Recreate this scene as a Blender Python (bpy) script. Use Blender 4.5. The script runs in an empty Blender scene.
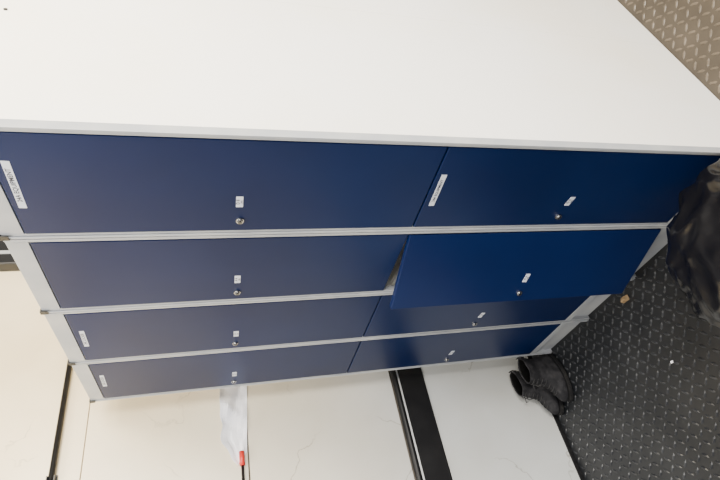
import bpy, bmesh, math, random
from mathutils import Vector, Matrix, noise
random.seed(7)
COL=bpy.context.collection
# ---------------- camera (calibrated against the photo) ----------------
r=Vector((0.2091,-0.1954,-0.9582)).normalized()
fw=Vector((-0.7545,0.5911,-0.2852)); fw=(fw-r*fw.dot(r)).normalized()
up=r.cross(fw)
CP=Vector((0.6214,-0.7495,1.4551)); F=491.5637
cd=bpy.data.cameras.new('camera'); cam=bpy.data.objects.new('camera',cd); COL.objects.link(cam)
m=Matrix((r,up,-fw)).transposed().to_4x4(); m.translation=CP; cam.matrix_world=m
cd.sensor_width=36; cd.lens=36*F/720; cd.clip_start=.01
bpy.context.scene.camera=cam
def hit(u,v,axis,val):            # where the sight line of a measured point meets a real plane
    d=r*(u-360)-up*(v-240)+fw*F
    return CP+d*((val-CP[axis])/d[axis])
# ---------------- materials ----------------
def mat(name,col,rough=.5,metal=0,spec=.5):
    mt=bpy.data.materials.new(name); mt.use_nodes=True; b=mt.node_tree.nodes['Principled BSDF']
    b.inputs['Base Color'].default_value=(*col,1); b.inputs['Roughness'].default_value=rough
    b.inputs['Metallic'].default_value=metal; b.inputs['Specular IOR Level'].default_value=spec
    return mt
def noisy(mt,col2,scale=4,lo=.4,hi=.7,bump=0,bscale=200,detail=4,stretch=None,dist=.002):
    nt=mt.node_tree; b=nt.nodes['Principled BSDF']; N=nt.nodes.new; K=nt.links.new
    g=N('ShaderNodeNewGeometry'); mp=N('ShaderNodeMapping'); K(g.outputs['Position'],mp.inputs['Vector'])
    if stretch: mp.inputs['Scale'].default_value=stretch
    n=N('ShaderNodeTexNoise'); n.inputs['Scale'].default_value=scale; n.inputs['Detail'].default_value=detail
    K(mp.outputs[0],n.inputs['Vector'])
    rp=N('ShaderNodeValToRGB'); rp.color_ramp.elements[0].position=lo; rp.color_ramp.elements[1].position=hi
    rp.color_ramp.elements[0].color=b.inputs['Base Color'].default_value[:]; rp.color_ramp.elements[1].color=(*col2,1)
    K(n.outputs['Fac'],rp.inputs['Fac']); K(rp.outputs[0],b.inputs['Base Color'])
    if bump:
        n2=N('ShaderNodeTexNoise'); n2.inputs['Scale'].default_value=bscale; K(g.outputs['Position'],n2.inputs['Vector'])
        bp=N('ShaderNodeBump'); bp.inputs['Strength'].default_value=bump; bp.inputs['Distance'].default_value=dist
        K(n2.outputs['Fac'],bp.inputs['Height']); K(bp.outputs[0],b.inputs['Normal'])
    return rp
M={}
M['shell']=mat('white_powder_coat',(.90,.885,.85),.34); noisy(M['shell'],(.88,.83,.72),1.8,.40,.75,.05,350)
M['frame']=mat('light_grey_frame',(.32,.335,.36),.35); noisy(M['frame'],(.40,.41,.41),9,.4,.7)
M['inside']=mat('locker_inside',(.45,.46,.47),.6); noisy(M['inside'],(.4,.41,.42),6)
M['blue']=mat('navy_door',(.0014,.0082,.045),.36,0,.20); noisy(M['blue'],(.0022,.0120,.060),2.0,.38,.68,.05,500)
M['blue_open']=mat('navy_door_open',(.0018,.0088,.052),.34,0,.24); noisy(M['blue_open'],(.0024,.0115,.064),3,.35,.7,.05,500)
M['chrome']=mat('chrome',(.55,.55,.54),.25,1); noisy(M['chrome'],(.4,.4,.4),60)
M['black']=mat('black_plastic',(.006,.006,.007),.4); noisy(M['black'],(.010,.010,.011),20)
M['label']=mat('label_paper',(.62,.65,.72),.5); noisy(M['label'],(.56,.59,.66),30)
M['ink']=mat('label_ink',(.015,.015,.03),.6); noisy(M['ink'],(.025,.025,.04),50)
M['rubber']=mat('rubber_black',(.003,.003,.004),.45,0,.3); noisy(M['rubber'],(.007,.007,.008),14,.4,.7,.1,200)
M['pale']=mat('pale_strip',(.75,.76,.77),.4); noisy(M['pale'],(.7,.71,.72),14)
M['paper']=mat('paper',(.80,.81,.88),.8); noisy(M['paper'],(.90,.90,.94),9,.35,.6)
M['red']=mat('red_plastic',(.6,.03,.02),.4); noisy(M['red'],(.5,.02,.02),40)
M['groove']=mat('board_groove',(.12,.10,.08),.8); noisy(M['groove'],(.07,.06,.05),12)
M['leather']=mat('boot_leather',(.009,.009,.011),.8,0,.25); noisy(M['leather'],(.034,.033,.036),24,.45,.72,.6,110)
M['sole']=mat('boot_sole',(.006,.006,.007),.9,0,.2); noisy(M['sole'],(.02,.019,.018),30,.5,.8)
M['lace']=mat('boot_lace',(.025,.025,.027),.9,0,.2); noisy(M['lace'],(.04,.04,.04),90)
M['hollow']=mat('boot_lining',(.003,.003,.003),.95,0,.05); noisy(M['hollow'],(.005,.005,.005),40)
M['wood']=mat('tan_wood',(.28,.19,.10),.7); noisy(M['wood'],(.2,.13,.06),40)
M['bag']=mat('bag_plastic',(.003,.003,.004),.22,0,.42); noisy(M['bag'],(.005,.005,.006),12,.4,.7)
def wallmat():
    mt=mat('cream_wall_board',(.83,.81,.76),.28); nt=mt.node_tree; N=nt.nodes.new; K=nt.links.new; b=nt.nodes['Principled BSDF']
    rp=noisy(mt,(.64,.60,.51),2.2,.42,.85,.12,30)
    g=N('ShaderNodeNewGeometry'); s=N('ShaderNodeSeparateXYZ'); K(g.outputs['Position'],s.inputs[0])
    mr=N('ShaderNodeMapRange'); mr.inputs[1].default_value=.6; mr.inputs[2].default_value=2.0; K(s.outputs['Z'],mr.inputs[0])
    mx=N('ShaderNodeMix'); mx.data_type='RGBA'; mx.inputs[6].default_value=(.62,.65,.69,1); mx.inputs[7].default_value=(.98,.85,.60,1)  # warm glow up high, dimmer grey below: light put into the board colour
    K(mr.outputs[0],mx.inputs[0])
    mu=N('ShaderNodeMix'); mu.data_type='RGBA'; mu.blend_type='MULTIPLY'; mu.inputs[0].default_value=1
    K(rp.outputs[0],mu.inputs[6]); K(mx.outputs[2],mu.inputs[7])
    w=N('ShaderNodeTexVoronoi'); w.feature='DISTANCE_TO_EDGE'; w.inputs['Scale'].default_value=2.4
    n=N('ShaderNodeTexNoise'); n.inputs['Scale'].default_value=8; n.inputs['Detail'].default_value=5; K(g.outputs['Position'],n.inputs['Vector'])
    ad=N('ShaderNodeVectorMath'); ad.operation='MULTIPLY_ADD'; ad.inputs[1].default_value=(.2,.2,.2)
    K(n.outputs['Color'],ad.inputs[0]); K(g.outputs['Position'],ad.inputs[2]); K(ad.outputs[0],w.inputs['Vector'])
    cr=N('ShaderNodeValToRGB'); cr.color_ramp.elements[0].position=.0; cr.color_ramp.elements[0].color=(.60,.57,.53,1)
    cr.color_ramp.elements[1].position=.009; cr.color_ramp.elements[1].color=(1,1,1,1); K(w.outputs['Distance'],cr.inputs['Fac'])
    n3=N('ShaderNodeTexNoise'); n3.inputs['Scale'].default_value=3.0; K(g.outputs['Position'],n3.inputs['Vector'])
    c3=N('ShaderNodeValToRGB'); c3.color_ramp.elements[0].position=.48; c3.color_ramp.elements[1].position=.58; K(n3.outputs['Fac'],c3.inputs['Fac'])
    m2=N('ShaderNodeMix'); m2.data_type='RGBA'; m2.blend_type='MULTIPLY'; K(c3.outputs[0],m2.inputs[0])
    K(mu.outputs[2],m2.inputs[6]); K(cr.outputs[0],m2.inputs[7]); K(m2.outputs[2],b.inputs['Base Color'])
    return mt
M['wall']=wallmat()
def floormat(name,ac,bc,rough):
    mt=mat(name,(.02,.02,.022),rough,0,.5); nt=mt.node_tree; N=nt.nodes.new; K=nt.links.new; b=nt.nodes['Principled BSDF']
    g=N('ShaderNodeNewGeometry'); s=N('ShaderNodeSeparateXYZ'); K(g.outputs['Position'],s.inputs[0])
    mr=N('ShaderNodeMapRange'); mr.inputs[1].default_value=-.12; mr.inputs[2].default_value=.02; K(s.outputs['X'],mr.inputs[0])  # brown dust and warmer light beside the lockers, both put into the colour
    n=N('ShaderNodeTexNoise'); n.inputs['Scale'].default_value=6; n.inputs['Detail'].default_value=8; K(g.outputs['Position'],n.inputs['Vector'])
    def ramp(p0,p1,c0,c1):
        a=N('ShaderNodeValToRGB'); a.color_ramp.elements[0].position=p0; a.color_ramp.elements[1].position=p1
        a.color_ramp.elements[0].color=(*c0,1); a.color_ramp.elements[1].color=(*c1,1); K(n.outputs['Fac'],a.inputs['Fac']); return a
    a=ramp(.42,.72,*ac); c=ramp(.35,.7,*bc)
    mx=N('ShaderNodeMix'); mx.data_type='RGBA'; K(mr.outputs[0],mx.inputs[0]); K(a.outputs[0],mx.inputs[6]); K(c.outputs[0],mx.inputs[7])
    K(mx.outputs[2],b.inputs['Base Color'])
    return mt
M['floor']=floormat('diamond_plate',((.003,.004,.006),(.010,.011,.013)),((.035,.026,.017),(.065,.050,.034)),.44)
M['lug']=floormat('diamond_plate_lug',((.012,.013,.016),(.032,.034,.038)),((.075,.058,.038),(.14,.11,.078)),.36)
# ---------------- helpers ----------------
def box(bm,a,b,mi=0):
    (x0,y0,z0),(x1,y1,z1)=a,b
    vs=[bm.verts.new(p) for p in ((x0,y0,z0),(x1,y0,z0),(x1,y1,z0),(x0,y1,z0),(x0,y0,z1),(x1,y0,z1),(x1,y1,z1),(x0,y1,z1))]
    for f in ((0,3,2,1),(4,5,6,7),(0,1,5,4),(1,2,6,5),(2,3,7,6),(3,0,4,7)):
        q=bm.faces.new([vs[i] for i in f]); q.material_index=mi
def cyl(bm,c,axis,rad,l,seg=24,mi=0,r2=None):
    d=Vector(axis).normalized(); q=d.to_track_quat('Z','Y').to_matrix().to_4x4()
    n0=set(bm.faces)
    bmesh.ops.create_cone(bm,cap_ends=True,segments=seg,radius1=rad,radius2=rad if r2 is None else r2,depth=l,matrix=Matrix.Translation(Vector(c)+d*l/2)@q)
    for f in bm.faces:
        if f not in n0: f.material_index=mi
def tube(bm,pts,rad,seg=8,mi=0):
    rings=[]; pts=[Vector(p) for p in pts]
    for i,p in enumerate(pts):
        t=(pts[min(i+1,len(pts)-1)]-pts[max(i-1,0)]).normalized()
        a=t.orthogonal().normalized() if i==0 else (pa-t*pa.dot(t)).normalized()
        pa=a; b=t.cross(a); rr=rad[i] if isinstance(rad,(list,tuple)) else rad
        rings.append([bm.verts.new(p+(a*math.cos(2*math.pi*k/seg)+b*math.sin(2*math.pi*k/seg))*rr) for k in range(seg)])
    for A,B in zip(rings,rings[1:]):
        for k in range(seg):
            f=bm.faces.new((A[k],A[(k+1)%seg],B[(k+1)%seg],B[k])); f.material_index=mi; f.smooth=True
    f=bm.faces.new(rings[0][::-1]); f.material_index=mi
    f=bm.faces.new(rings[-1]); f.material_index=mi
def obj(name,bm,mats,parent=None,loc=(0,0,0),bevel=0,smooth=False,rot=None):
    bmesh.ops.recalc_face_normals(bm,faces=bm.faces[:])
    me=bpy.data.meshes.new(name); bm.to_mesh(me); bm.free()
    for k in (mats if isinstance(mats,(list,tuple)) else [mats]): me.materials.append(M[k])
    if smooth:
        for p in me.polygons: p.use_smooth=True
    o=bpy.data.objects.new(name,me); COL.objects.link(o); o.location=loc
    if rot: o.rotation_euler=rot
    if parent: o.parent=parent
    if bevel:
        b=o.modifiers.new('bevel','BEVEL'); b.width=bevel; b.segments=2; b.limit_method='ANGLE'
    return o
def tag(o,label,cat,group=None):
    o['label']=label; o['category']=cat
    if group: o['group']=group
    return o
def thing(name,label,cat,loc=(0,0,0),rz=0,group=None,sc=1):
    o=bpy.data.objects.new(name,None); o.empty_display_size=.1; COL.objects.link(o); o.location=loc; o.rotation_euler=(0,0,rz); o.scale=(sc,sc,sc)
    return tag(o,label,cat,group)
def struct(name,bm,mats,**k):
    o=obj(name,bm,mats,**k); o['kind']='structure'; return o
def text_into(bm,s,size,mtx,mi,bold=.02):
    cu=bpy.data.curves.new('t','FONT'); cu.body=s; cu.size=size; cu.align_x='CENTER'; cu.align_y='CENTER'; cu.resolution_u=2; cu.offset=size*bold
    to=bpy.data.objects.new('t',cu); COL.objects.link(to)
    me=bpy.data.meshes.new_from_object(to.evaluated_get(bpy.context.evaluated_depsgraph_get()))
    bpy.data.objects.remove(to); bpy.data.curves.remove(cu)
    me.transform(mtx); n0=len(bm.faces); bm.from_mesh(me); bm.faces.ensure_lookup_table()
    for f in bm.faces[n0:]: f.material_index=mi
    bpy.data.meshes.remove(me)
# ---------------- setting ----------------
WX=-1.35
bm=bmesh.new(); box(bm,(-1.6,-2.2,-.06),(2.2,2.4,0))
vs=bm.verts
P=.030; i=0; x=WX+.02
ca=math.cos(math.pi/4)
while x<1.2:
    j=0; y=-1.3
    while y<1.7:
        if not(-1.19<x<-.01 and .02<y<1.03):
            s=1 if (i+j)%2 else -1
            hl,hw=.0145,.0046
            dx,dy=ca*hl,ca*hl*s; nx,ny=-ca*hw*s,ca*hw
            base=[(x-dx,y-dy),(x-dx*.5+nx,y-dy*.5+ny),(x+dx*.5+nx,y+dy*.5+ny),(x+dx,y+dy),(x+dx*.5-nx,y+dy*.5-ny),(x-dx*.5-nx,y-dy*.5-ny)]
            B=[vs.new((a,b,.0002)) for a,b in base]
            T=[vs.new((x+(a-x)*.5,y+(b-y)*.5,.0032)) for a,b in base]
            f=bm.faces.new(T); f.material_index=1
            for k in range(6):
                f=bm.faces.new((B[k],B[(k+1)%6],T[(k+1)%6],T[k])); f.material_index=1
        y+=P; j+=1
    x+=P; i+=1
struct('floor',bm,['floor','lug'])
za=hit(247,430,0,WX).z; zr0=hit(396,400,0,WX).z; zr1=hit(441,440,0,WX).z; zt=hit(62,420,0,WX).z
yend=hit(5,272,0,WX).y
bm=bmesh.new()
YW0,YW1=-2.2,2.2
box(bm,(WX-.12,YW0,0),(WX-.008,YW1,2.75),1)
for z0,z1 in ((0.0,zr1-.003),(zr0+.003,za-.0028),(za+.0028,za+.56),(za+.5625,2.75)):
    box(bm,(WX-.02,YW0,z0),(WX,YW1,z1),0)
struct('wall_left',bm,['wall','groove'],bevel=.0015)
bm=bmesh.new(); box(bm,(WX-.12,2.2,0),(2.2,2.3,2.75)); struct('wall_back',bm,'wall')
h=zr0-zr1
bm=bmesh.new()
box(bm,(WX-.02,YW0+.01,zr1),(WX+.004,YW1-.01,zr1+h*.75),0)
box(bm,(WX-.02,YW0+.01,zr1+h*.75),(WX+.002,YW1-.01,zr1+h*.81),1)
tube(bm,[(WX+.006,YW0+.01,zr1+h*.90),(WX+.006,YW1-.01,zr1+h*.90)],h*.085,12,0)
struct('trim_1',bm,['rubber','pale'])
bm=bmesh.new(); box(bm,(WX,YW0+.01,.0005),(WX+.006,YW1-.01,.018)); struct('baseboard_left',bm,'rubber')
# ---------------- lockers ----------------
W=.30; D=.53; ZT,ZM,ZB=1.828,.9625,.1205; H=ZT+.045
def carcass():
    bm=bmesh.new()
    x0,x1=-W+.0012,-.0012
    box(bm,(x0,.0165,.0),(x0+.002,D,H),0); box(bm,(x1-.002,.0165,.0),(x1,D,H),0)
    box(bm,(x0+.0022,D-.002,.0),(x1-.0022,D,H),0)
    box(bm,(x0+.0022,.017,H-.002),(x1-.0022,D-.0022,H),0)
    for a,b in ((x0,x0+.0050),(x1-.0050,x1)): box(bm,(a,-.0045,.0),(b,.0163,H),1)
    for a,b in ((x0+.0066,x0+.0128),(x1-.0128,x1-.0066)): box(bm,(a,-.001,.0),(b,.0163,H),1)
    for a,b in ((x0+.0045,x0+.0070),(x1-.0070,x1-.0045)): box(bm,(a,.004,.0),(b,.0160,H-.001),1)
    box(bm,(x0+.013,-.0008,ZT+.003),(x1-.013,.016,H),1); box(bm,(x0+.013,-.0008,ZB-.03),(x1-.013,.016,ZB-.003),1)
    for z in (ZM-.012,ZB-.012): box(bm,(x0+.0022,.022,z),(x1-.0022,D-.0022,z+.012),2)
    return bm
def door_bm(z0,z1):
    bm=bmesh.new(); w=W-.031
    box(bm,(-w,-.002,z0),(0,.014,z1)); return bm
stick={ (0,1):('24A EQUIPMENT',.142,.124,.0070), (0,0):('24A EQUIPMENT',.150,.105,.0068), (2,1):('24C LOCKER',.150,.090,.006), (3,1):('24D LOCKER',.14,.085,.006)}
def lock_bm():
    bm=bmesh.new(); cyl(bm,(0,0,0),(0,-1,0),.0090,.003,28,0); cyl(bm,(0,-.003,0),(0,-1,0),.0072,.004,28,0,.0065)
    cyl(bm,(0,-.007,0),(0,-1,0),.0048,.0012,16,1); box(bm,(-.0007,-.0086,-.0035),(.0007,-.0081,.0035),0); return bm
def tag_bm(a,b):
    bm=bmesh.new(); box(bm,(-.0165,-.0006,-.0075),(.0165,0,.0075),0)
    R=Matrix.Rotation(math.pi/2,4,'X')
    text_into(bm,a,.010,Matrix.Translation((0,-.0009,.003))@R,1); text_into(bm,b,.006,Matrix.Translation((0,-.0009,-.0045))@R,1); return bm
labels=['first blue two-door locker unit, nearest, its bright white side panel showing',
        'second blue locker unit, the one whose lower door hangs ajar',
        'third blue locker unit, between the one with the open door and the farthest one',
        'farthest blue locker unit, at the end beside the black boots']
G='blue-doored locker units joined in a row'
def locker(i,loc,rz,label,extras=True,grp=G):
    t=thing('locker',label,'locker',loc,rz,grp)
    obj('body',carcass(),['shell','frame','inside'],t,bevel=.0006)
    bm=bmesh.new(); box(bm,(-W+.0145,.012,.001),(-.0145,.018,ZB-.031)); obj('plinth',bm,'frame',t)
    bm=bmesh.new(); box(bm,(-W+.001,-.0075,H-.014),(-W+.013,-.0047,H+.001))
    box(bm,(-W+.001,-.0075,H+.0005),(-W+.013,.012,H+.003)); obj('corner_cap',bm,'black',t)
    for k,(z0,z1) in enumerate(((ZB,ZM-.002),(ZM+.002,ZT))):
        op = (i==1 and k==0 and extras)
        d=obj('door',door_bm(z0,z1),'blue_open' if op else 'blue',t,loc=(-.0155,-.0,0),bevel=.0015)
        if op: d.rotation_euler=(0,0,math.radians(15)); d.location.y=-.003; d['label']='door hanging ajar'
        zc=(z0+z1)/2
        obj('lock',lock_bm(),['chrome','black'],d,loc=(-.2335,-.002,zc))
        tg=obj('number_tag',tag_bm(['D 8','A 4','C 6','B 2'][i],'24'+'ABCD'[i]),['label','ink'],d,loc=(-.172,-.0021,zc+random.uniform(-.002,.004)))
        if k==0: tg.rotation_euler=(0,math.radians(random.uniform(2,9)),0)
        if extras and (i,k) in stick:
            s,xc,w,hh=stick[(i,k)]; bm=bmesh.new()
            box(bm,(-w/2,-.0006,-hh),(w/2,0,hh),0)
            text_into(bm,s,w/len(s)*1.25,Matrix.Translation((0,-.0009,0))@Matrix.Rotation(math.pi/2,4,'X'),1,.02)
            obj('name_sticker',bm,['label','ink'],d,loc=(-xc+.0155,-.0021,z1-.020),rot=(0,math.radians(2 if k else -1.5),0))
    return t
for i in range(4): locker(i,(-W*i,0,.001),0,labels[i])
locker(0,(-W,2*D+.0008,.001),math.pi,'rear locker unit standing back to back with the nearest one, only its white side visible',False,None)
near=[o for o in bpy.data.objects if o.name=='locker'][0]
bm=bmesh.new()
p=hit(6,9,0,0); cyl(bm,(-.0010,p.y,p.z),(1,0,0),.004,.0014,12)
obj('rivet',bm,'black',near)
# ---------------- things on the left wall ----------------
t=thing('wall_tube','thin black tube running level across the cream wall above the lockers','tube',(WX,-.6,zt))
bm=bmesh.new(); tube(bm,[(.016,-1.5,0),(.016,1.2,0)],.0095,14); obj('tube',bm,'rubber',t)
for y in (-1.2,-.35,.4,1.1):
    bm=bmesh.new(); box(bm,(0.0005,y-.012,-.016),(.006,y+.012,.016)); box(bm,(.006,y-.008,-.013),(.0265,y+.008,-.0097)); box(bm,(.006,y-.008,.0097),(.0265,y+.008,.013)); obj('bracket',bm,'black',t)
pb=hit(5,262,0,WX)
t=thing('wall_box','black housing with a pale slot, high on the cream wall above locker tops','box',(WX,yend,pb.z-.12))
bm=bmesh.new(); box(bm,(.0005,0,0),(.06,.42,.42)); obj('housing',bm,'black',t,bevel=.006)
bm=bmesh.new(); box(bm,(.0602,.05,.05),(.064,.066,.37)); obj('slot_strip',bm,'frame',t)
# paper tucked at the seam: creased sheet
p0=hit(247,384,0,WX); p1=hit(219,388,0,WX); p2=hit(222,445,0,WX); p3=hit(238,466,0,WX); p4=hit(247,452,0,WX)
bm=bmesh.new(); n=24; A=[]
for k in range(n+1):
    s=k/n; a=p0.lerp(p4,s); b=(p1.lerp(p2,s*1.4) if s<.714 else p2.lerp(p3,(s-.714)/.286)); row=[]
    for j in range(13):
        w=j/12; c=a.lerp(b,w)
        d=w-(.25+.6*s); d2=.22-abs(s-.55+.35*w)
        off=.002+.10*max(0,d)*.35+.075*max(0,d2)*(.3+.7*w)+.005*noise.noise(Vector((s*5,w*4,3)))
        row.append(bm.verts.new((WX+max(.001,off),c.y,c.z+.008*noise.noise(Vector((s*7,1,w*2)))*w)))
    A.append(row)
for X,Y in zip(A,A[1:]):
    for j in range(12): bm.faces.new((X[j],X[j+1],Y[j+1],Y[j]))
o=obj('paper_sheet',bm,'paper'); so=o.modifiers.new('thick','SOLIDIFY'); so.thickness=.0006
tag(o,'creased white paper sheet tucked against the wall board seam under the farthest locker','paper')
ra=hit(243,452,0,WX); rb=hit(243,466,0,WX); rc=hit(244,520,0,WX); zz=hit(242,459,0,WX+.01).z
t=thing('marker_rod','thin black rod with a red end cap lying along the wall seam beside the paper','rod',(WX,ra.y,zz))
L=rb.y-ra.y
bm=bmesh.new(); tube(bm,[(.0104,0,0),(.0104,L,0)],.010,14); obj('red_cap',bm,'red',t)
bm=bmesh.new(); tube(bm,[(.0062,L,-.001),(.0062,rc.y-ra.y-.2,-.001)],.0055,10); obj('shaft',bm,'black',t)
# ---------------- boots ----------------
def boot(label,loc,rz,mirror=1,sc=.80):
    t=thing('boot',label,'boot',loc,rz,'pair of black work boots',sc)
    # height, heel, toe, half width
    prof=[(.022,0,.270,.050),(.035,-.003,.276,.053),(.05,-.004,.274,.053),(.064,-.002,.264,.051),(.078,.001,.240,.047),(.092,.004,.208,.043),(.108,.007,.184,.040),(.128,.009,.164,.039),(.15,.008,.153,.041),(.175,.004,.149,.044),(.20,.001,.149,.046),(.213,-.003,.150,.048),(.221,-.002,.149,.047)]
    inner=[(.221,.006,.141,.038),(.20,.010,.137,.034),(.15,.018,.138,.030),(.10,.02,.15,.030)]
    def ringof(bm,z,b,f,w,n,wobs=1):
        ring=[]; L=f-b
        for k in range(n):
            a=2*math.pi*k/n; yy=math.cos(a); xx=math.sin(a); s=(b+L/2-L/2*yy)
            ww=w*(1.0+.10*math.sin((s/.29)*math.pi*1.1-.6)) if L>.2 else w
            q=Vector((xx*1.8+loc[0]*9,yy*1.8,z*22)); wob=.011*noise.noise(q)*wobs
            if .09<z<.2: wob+=.0045*math.sin(z*230+yy*2+xx)*wobs
            if z<.04: wob*=.3
            ring.append(bm.verts.new((mirror*xx*(ww+wob),-s+wob*yy,z+((.005*yy+.007*noise.noise(Vector((xx*1.5,yy*1.5,loc[0]*7)))) if z>.19 else 0))))
        return ring
    bm=bmesh.new(); n=40; R=[ringof(bm,*q,n) for q in prof]
    for A,B in zip(R,R[1:]):
        for k in range(n): bm.faces.new((A[k],A[(k+1)%n],B[(k+1)%n],B[k]))
    I=[ringof(bm,*q,n,0) for q in inner]
    for k in range(n): bm.faces.new((R[-1][k],R[-1][(k+1)%n],I[0][(k+1)%n],I[0][k]))
    for A,B in zip(I,I[1:]):
        for k in range(n):
            f=bm.faces.new((A[k],A[(k+1)%n],B[(k+1)%n],B[k])); f.material_index=1
    f=bm.faces.new(I[-1]); f.material_index=1
    bm.faces.new(R[0][::-1])
    o=obj('upper',bm,['leather','hollow'],t,smooth=True); sd=o.modifiers.new('s','SUBSURF'); sd.levels=1; sd.render_levels=1
    bm=bmesh.new(); rr=[]
    for z,g in ((.0005,.001),(.006,.005),(.014,.0045),(.016,.003),(.018,.0045),(.026,.002)):
        rr.append([bm.verts.new((mirror*math.sin(2*math.pi*k/n)*(.050+g)*(1.0+.10*math.sin((.137-.137*math.cos(2*math.pi*k/n))/.29*math.pi*1.1-.6)),-(.136-(.139+g)*math.cos(2*math.pi*k/n)),z)) for k in range(n)])
    for A,B in zip(rr,rr[1:]):
        for k in range(n): bm.faces.new((A[k],A[(k+1)%n],B[(k+1)%n],B[k]))
    bm.faces.new(rr[0][::-1]); bm.faces.new(rr[-1])
    obj('sole',bm,'sole',t)
    bm=bmesh.new()
    for (y,z) in [(-.226,.086),(-.204,.098),(-.184,.111),(-.169,.129),(-.159,.150),(-.154,.175),(-.152,.2)]:
        tube(bm,[(-.028,y+.014,z-.004),(-.012,y-.002,z+.002),(0,y-.005,z+.004),(.012,y-.002,z+.002),(.028,y+.014,z-.004)],.0028,6)
    tube(bm,[(0,-.158,.2),(.02,-.178,.19),(.03,-.176,.165),(.024,-.182,.14)],.0025,6)
    tube(bm,[(0,-.158,.2),(-.02,-.178,.19),(-.03,-.174,.17)],.0025,6)
    obj('lace',bm,'lace',t)
    bm=bmesh.new(); tube(bm,[(-.008,.002,.19),(-.008,.006,.215),(-.008,.002,.232),(.008,.002,.232),(.008,.006,.215),(.008,.002,.19)],.003,6)
    obj('pull_loop',bm,'lace',t)
    return t
boot('black work boot standing at the locker foot, its side toward the open floor',(-1.201,-.012,.0037),math.radians(1),1,.77)
boot('black work boot standing close to the white wall, beyond its mate',(-1.293,-.034,.0037),math.radians(0),-1,.77)
# ---------------- rubbish bag ----------------
t=thing('rubbish_bag','shiny crumpled black plastic bag slumped on the floor against the nearest lockers','bag',(-.05,-.27,.0037))
bm=bmesh.new(); bmesh.ops.create_uvsphere(bm,u_segments=260,v_segments=150,radius=1)
for v in bm.verts:
    c=v.co.copy(); z=c.z; hxy=math.sqrt(max(0,1-z*z)); prof=hxy**.62
    q=Vector((c.x*1.5,c.y*1.5,c.z*.5))+Vector((5.1,2.7,0)); wq=q+noise.noise_vector(q*1.1)*.3
    w=0
    for o_,am,so_ in ((1.2,.060,.004),(2.3,.052,.0012),(4.6,.016,.002)):
        nn=noise.noise(wq*o_); w+=am*(1-3.0*math.sqrt(nn*nn+so_))
    ang=math.atan2(c.y,c.x); zz_=(z+1)/2
    rad=prof*(1.0+w)
    hh=.315*(zz_**.75)+.11*w*zz_
    y=math.sin(ang)*rad*.23
    if y>.225: y=.225+(y-.225)*.08
    v.co=Vector((math.cos(ang)*rad*.242,y,max(.0008,hh)))
obj('bag_body',bm,'bag',t,smooth=True)
bm=bmesh.new(); rings=[]; n=60
for k,(z,rr) in enumerate(((.27,.05),(.29,.028),(.30,.018),(.312,.02),(.33,.04),(.34,.055),(.335,.062))):
    rings.append([bm.verts.new((rr*math.cos(2*math.pi*j/n)*(1+.22*math.sin(j*2*math.pi/n*9+k*.3))+.3*(z-.27),rr*math.sin(2*math.pi*j/n)*(1+.2*math.sin(j*2*math.pi/n*7+1+k*.3)),z+.008*math.sin(j*2*math.pi/n*5)*(k>3))) for j in range(n)])
for A,B in zip(rings,rings[1:]):
    for k in range(n): bm.faces.new((A[k],A[(k+1)%n],B[(k+1)%n],B[k]))
obj('gathered_neck',bm,'bag',t,smooth=True,loc=(.12,-.03,-.01))
# ---------------- small bits ----------------
def chunk(pts):
    bm=bmesh.new(); vs=[bm.verts.new(q) for q in pts]
    for f in ((0,3,2,1),(4,5,6,7),(0,1,5,4),(1,2,6,5),(2,3,7,6),(3,0,4,7)): bm.faces.new([vs[k] for k in f])
    return bm
p=hit(624,299,2,.01)
tag(obj('wood_chip',chunk(((-.018,-.010,0),(.016,-.013,0),(.02,.008,0),(-.012,.012,0),(-.014,-.006,.016),(.010,-.008,.020),(.011,.005,.018),(-.01,.008,.01))),'wood',loc=(p.x,min(p.y,-.025),.0037),bevel=.002),'small tan wood chip on the black floor at the foot of the lockers','wood chip')
p=hit(672,362,2,.004)
tag(obj('paper_scrap',chunk(((-.006,-.003,0),(.005,-.004,.001),(.006,.003,0),(-.002,.004,.002),(-.006,-.003,.0012),(.005,-.004,.0022),(.006,.003,.0012),(-.002,.004,.0032))),'paper',loc=(p.x,p.y,.0037)),'tiny white paper scrap on the open black diamond-tread floor','scrap')
# ---------------- light ----------------
w=bpy.data.worlds.new('world'); bpy.context.scene.world=w; w.use_nodes=True
w.node_tree.nodes['Background'].inputs[0].default_value=(.88,.92,1,1); w.node_tree.nodes['Background'].inputs[1].default_value=.55
def area(name,loc,target,size,power,col,sy=None):
    l=bpy.data.lights.new(name,'AREA'); l.size=size; l.energy=power; l.color=col
    if sy: l.shape='RECTANGLE'; l.size_y=sy
    o=bpy.data.objects.new(name,l); COL.objects.link(o); o.location=loc
    o.rotation_euler=(Vector(target)-Vector(loc)).to_track_quat('-Z','Y').to_euler()
area('side_fill',(2.4,.1,2.0),(0,.4,1.2),1.5,285,(1,.945,.85))  # added light to brighten the white side panel, no window behind it
area('side_warm_fill',(.6,.35,2.6),(0,.2,1.6),.4,38,(1,.86,.62))  # small warm light added for the glow high on the side panel
area('overhead_fill',(.1,-1.3,2.9),(-.9,-.5,.8),1.0,74,(1,.96,.90),1.8)  # unseen area light overhead, aimed at the far lockers
area('wall_warm_fill',(-.7,-1.0,2.85),(-1.35,-.5,1.9),.4,26,(1,.90,.72))  # unseen small warm light, aimed at the upper left wall
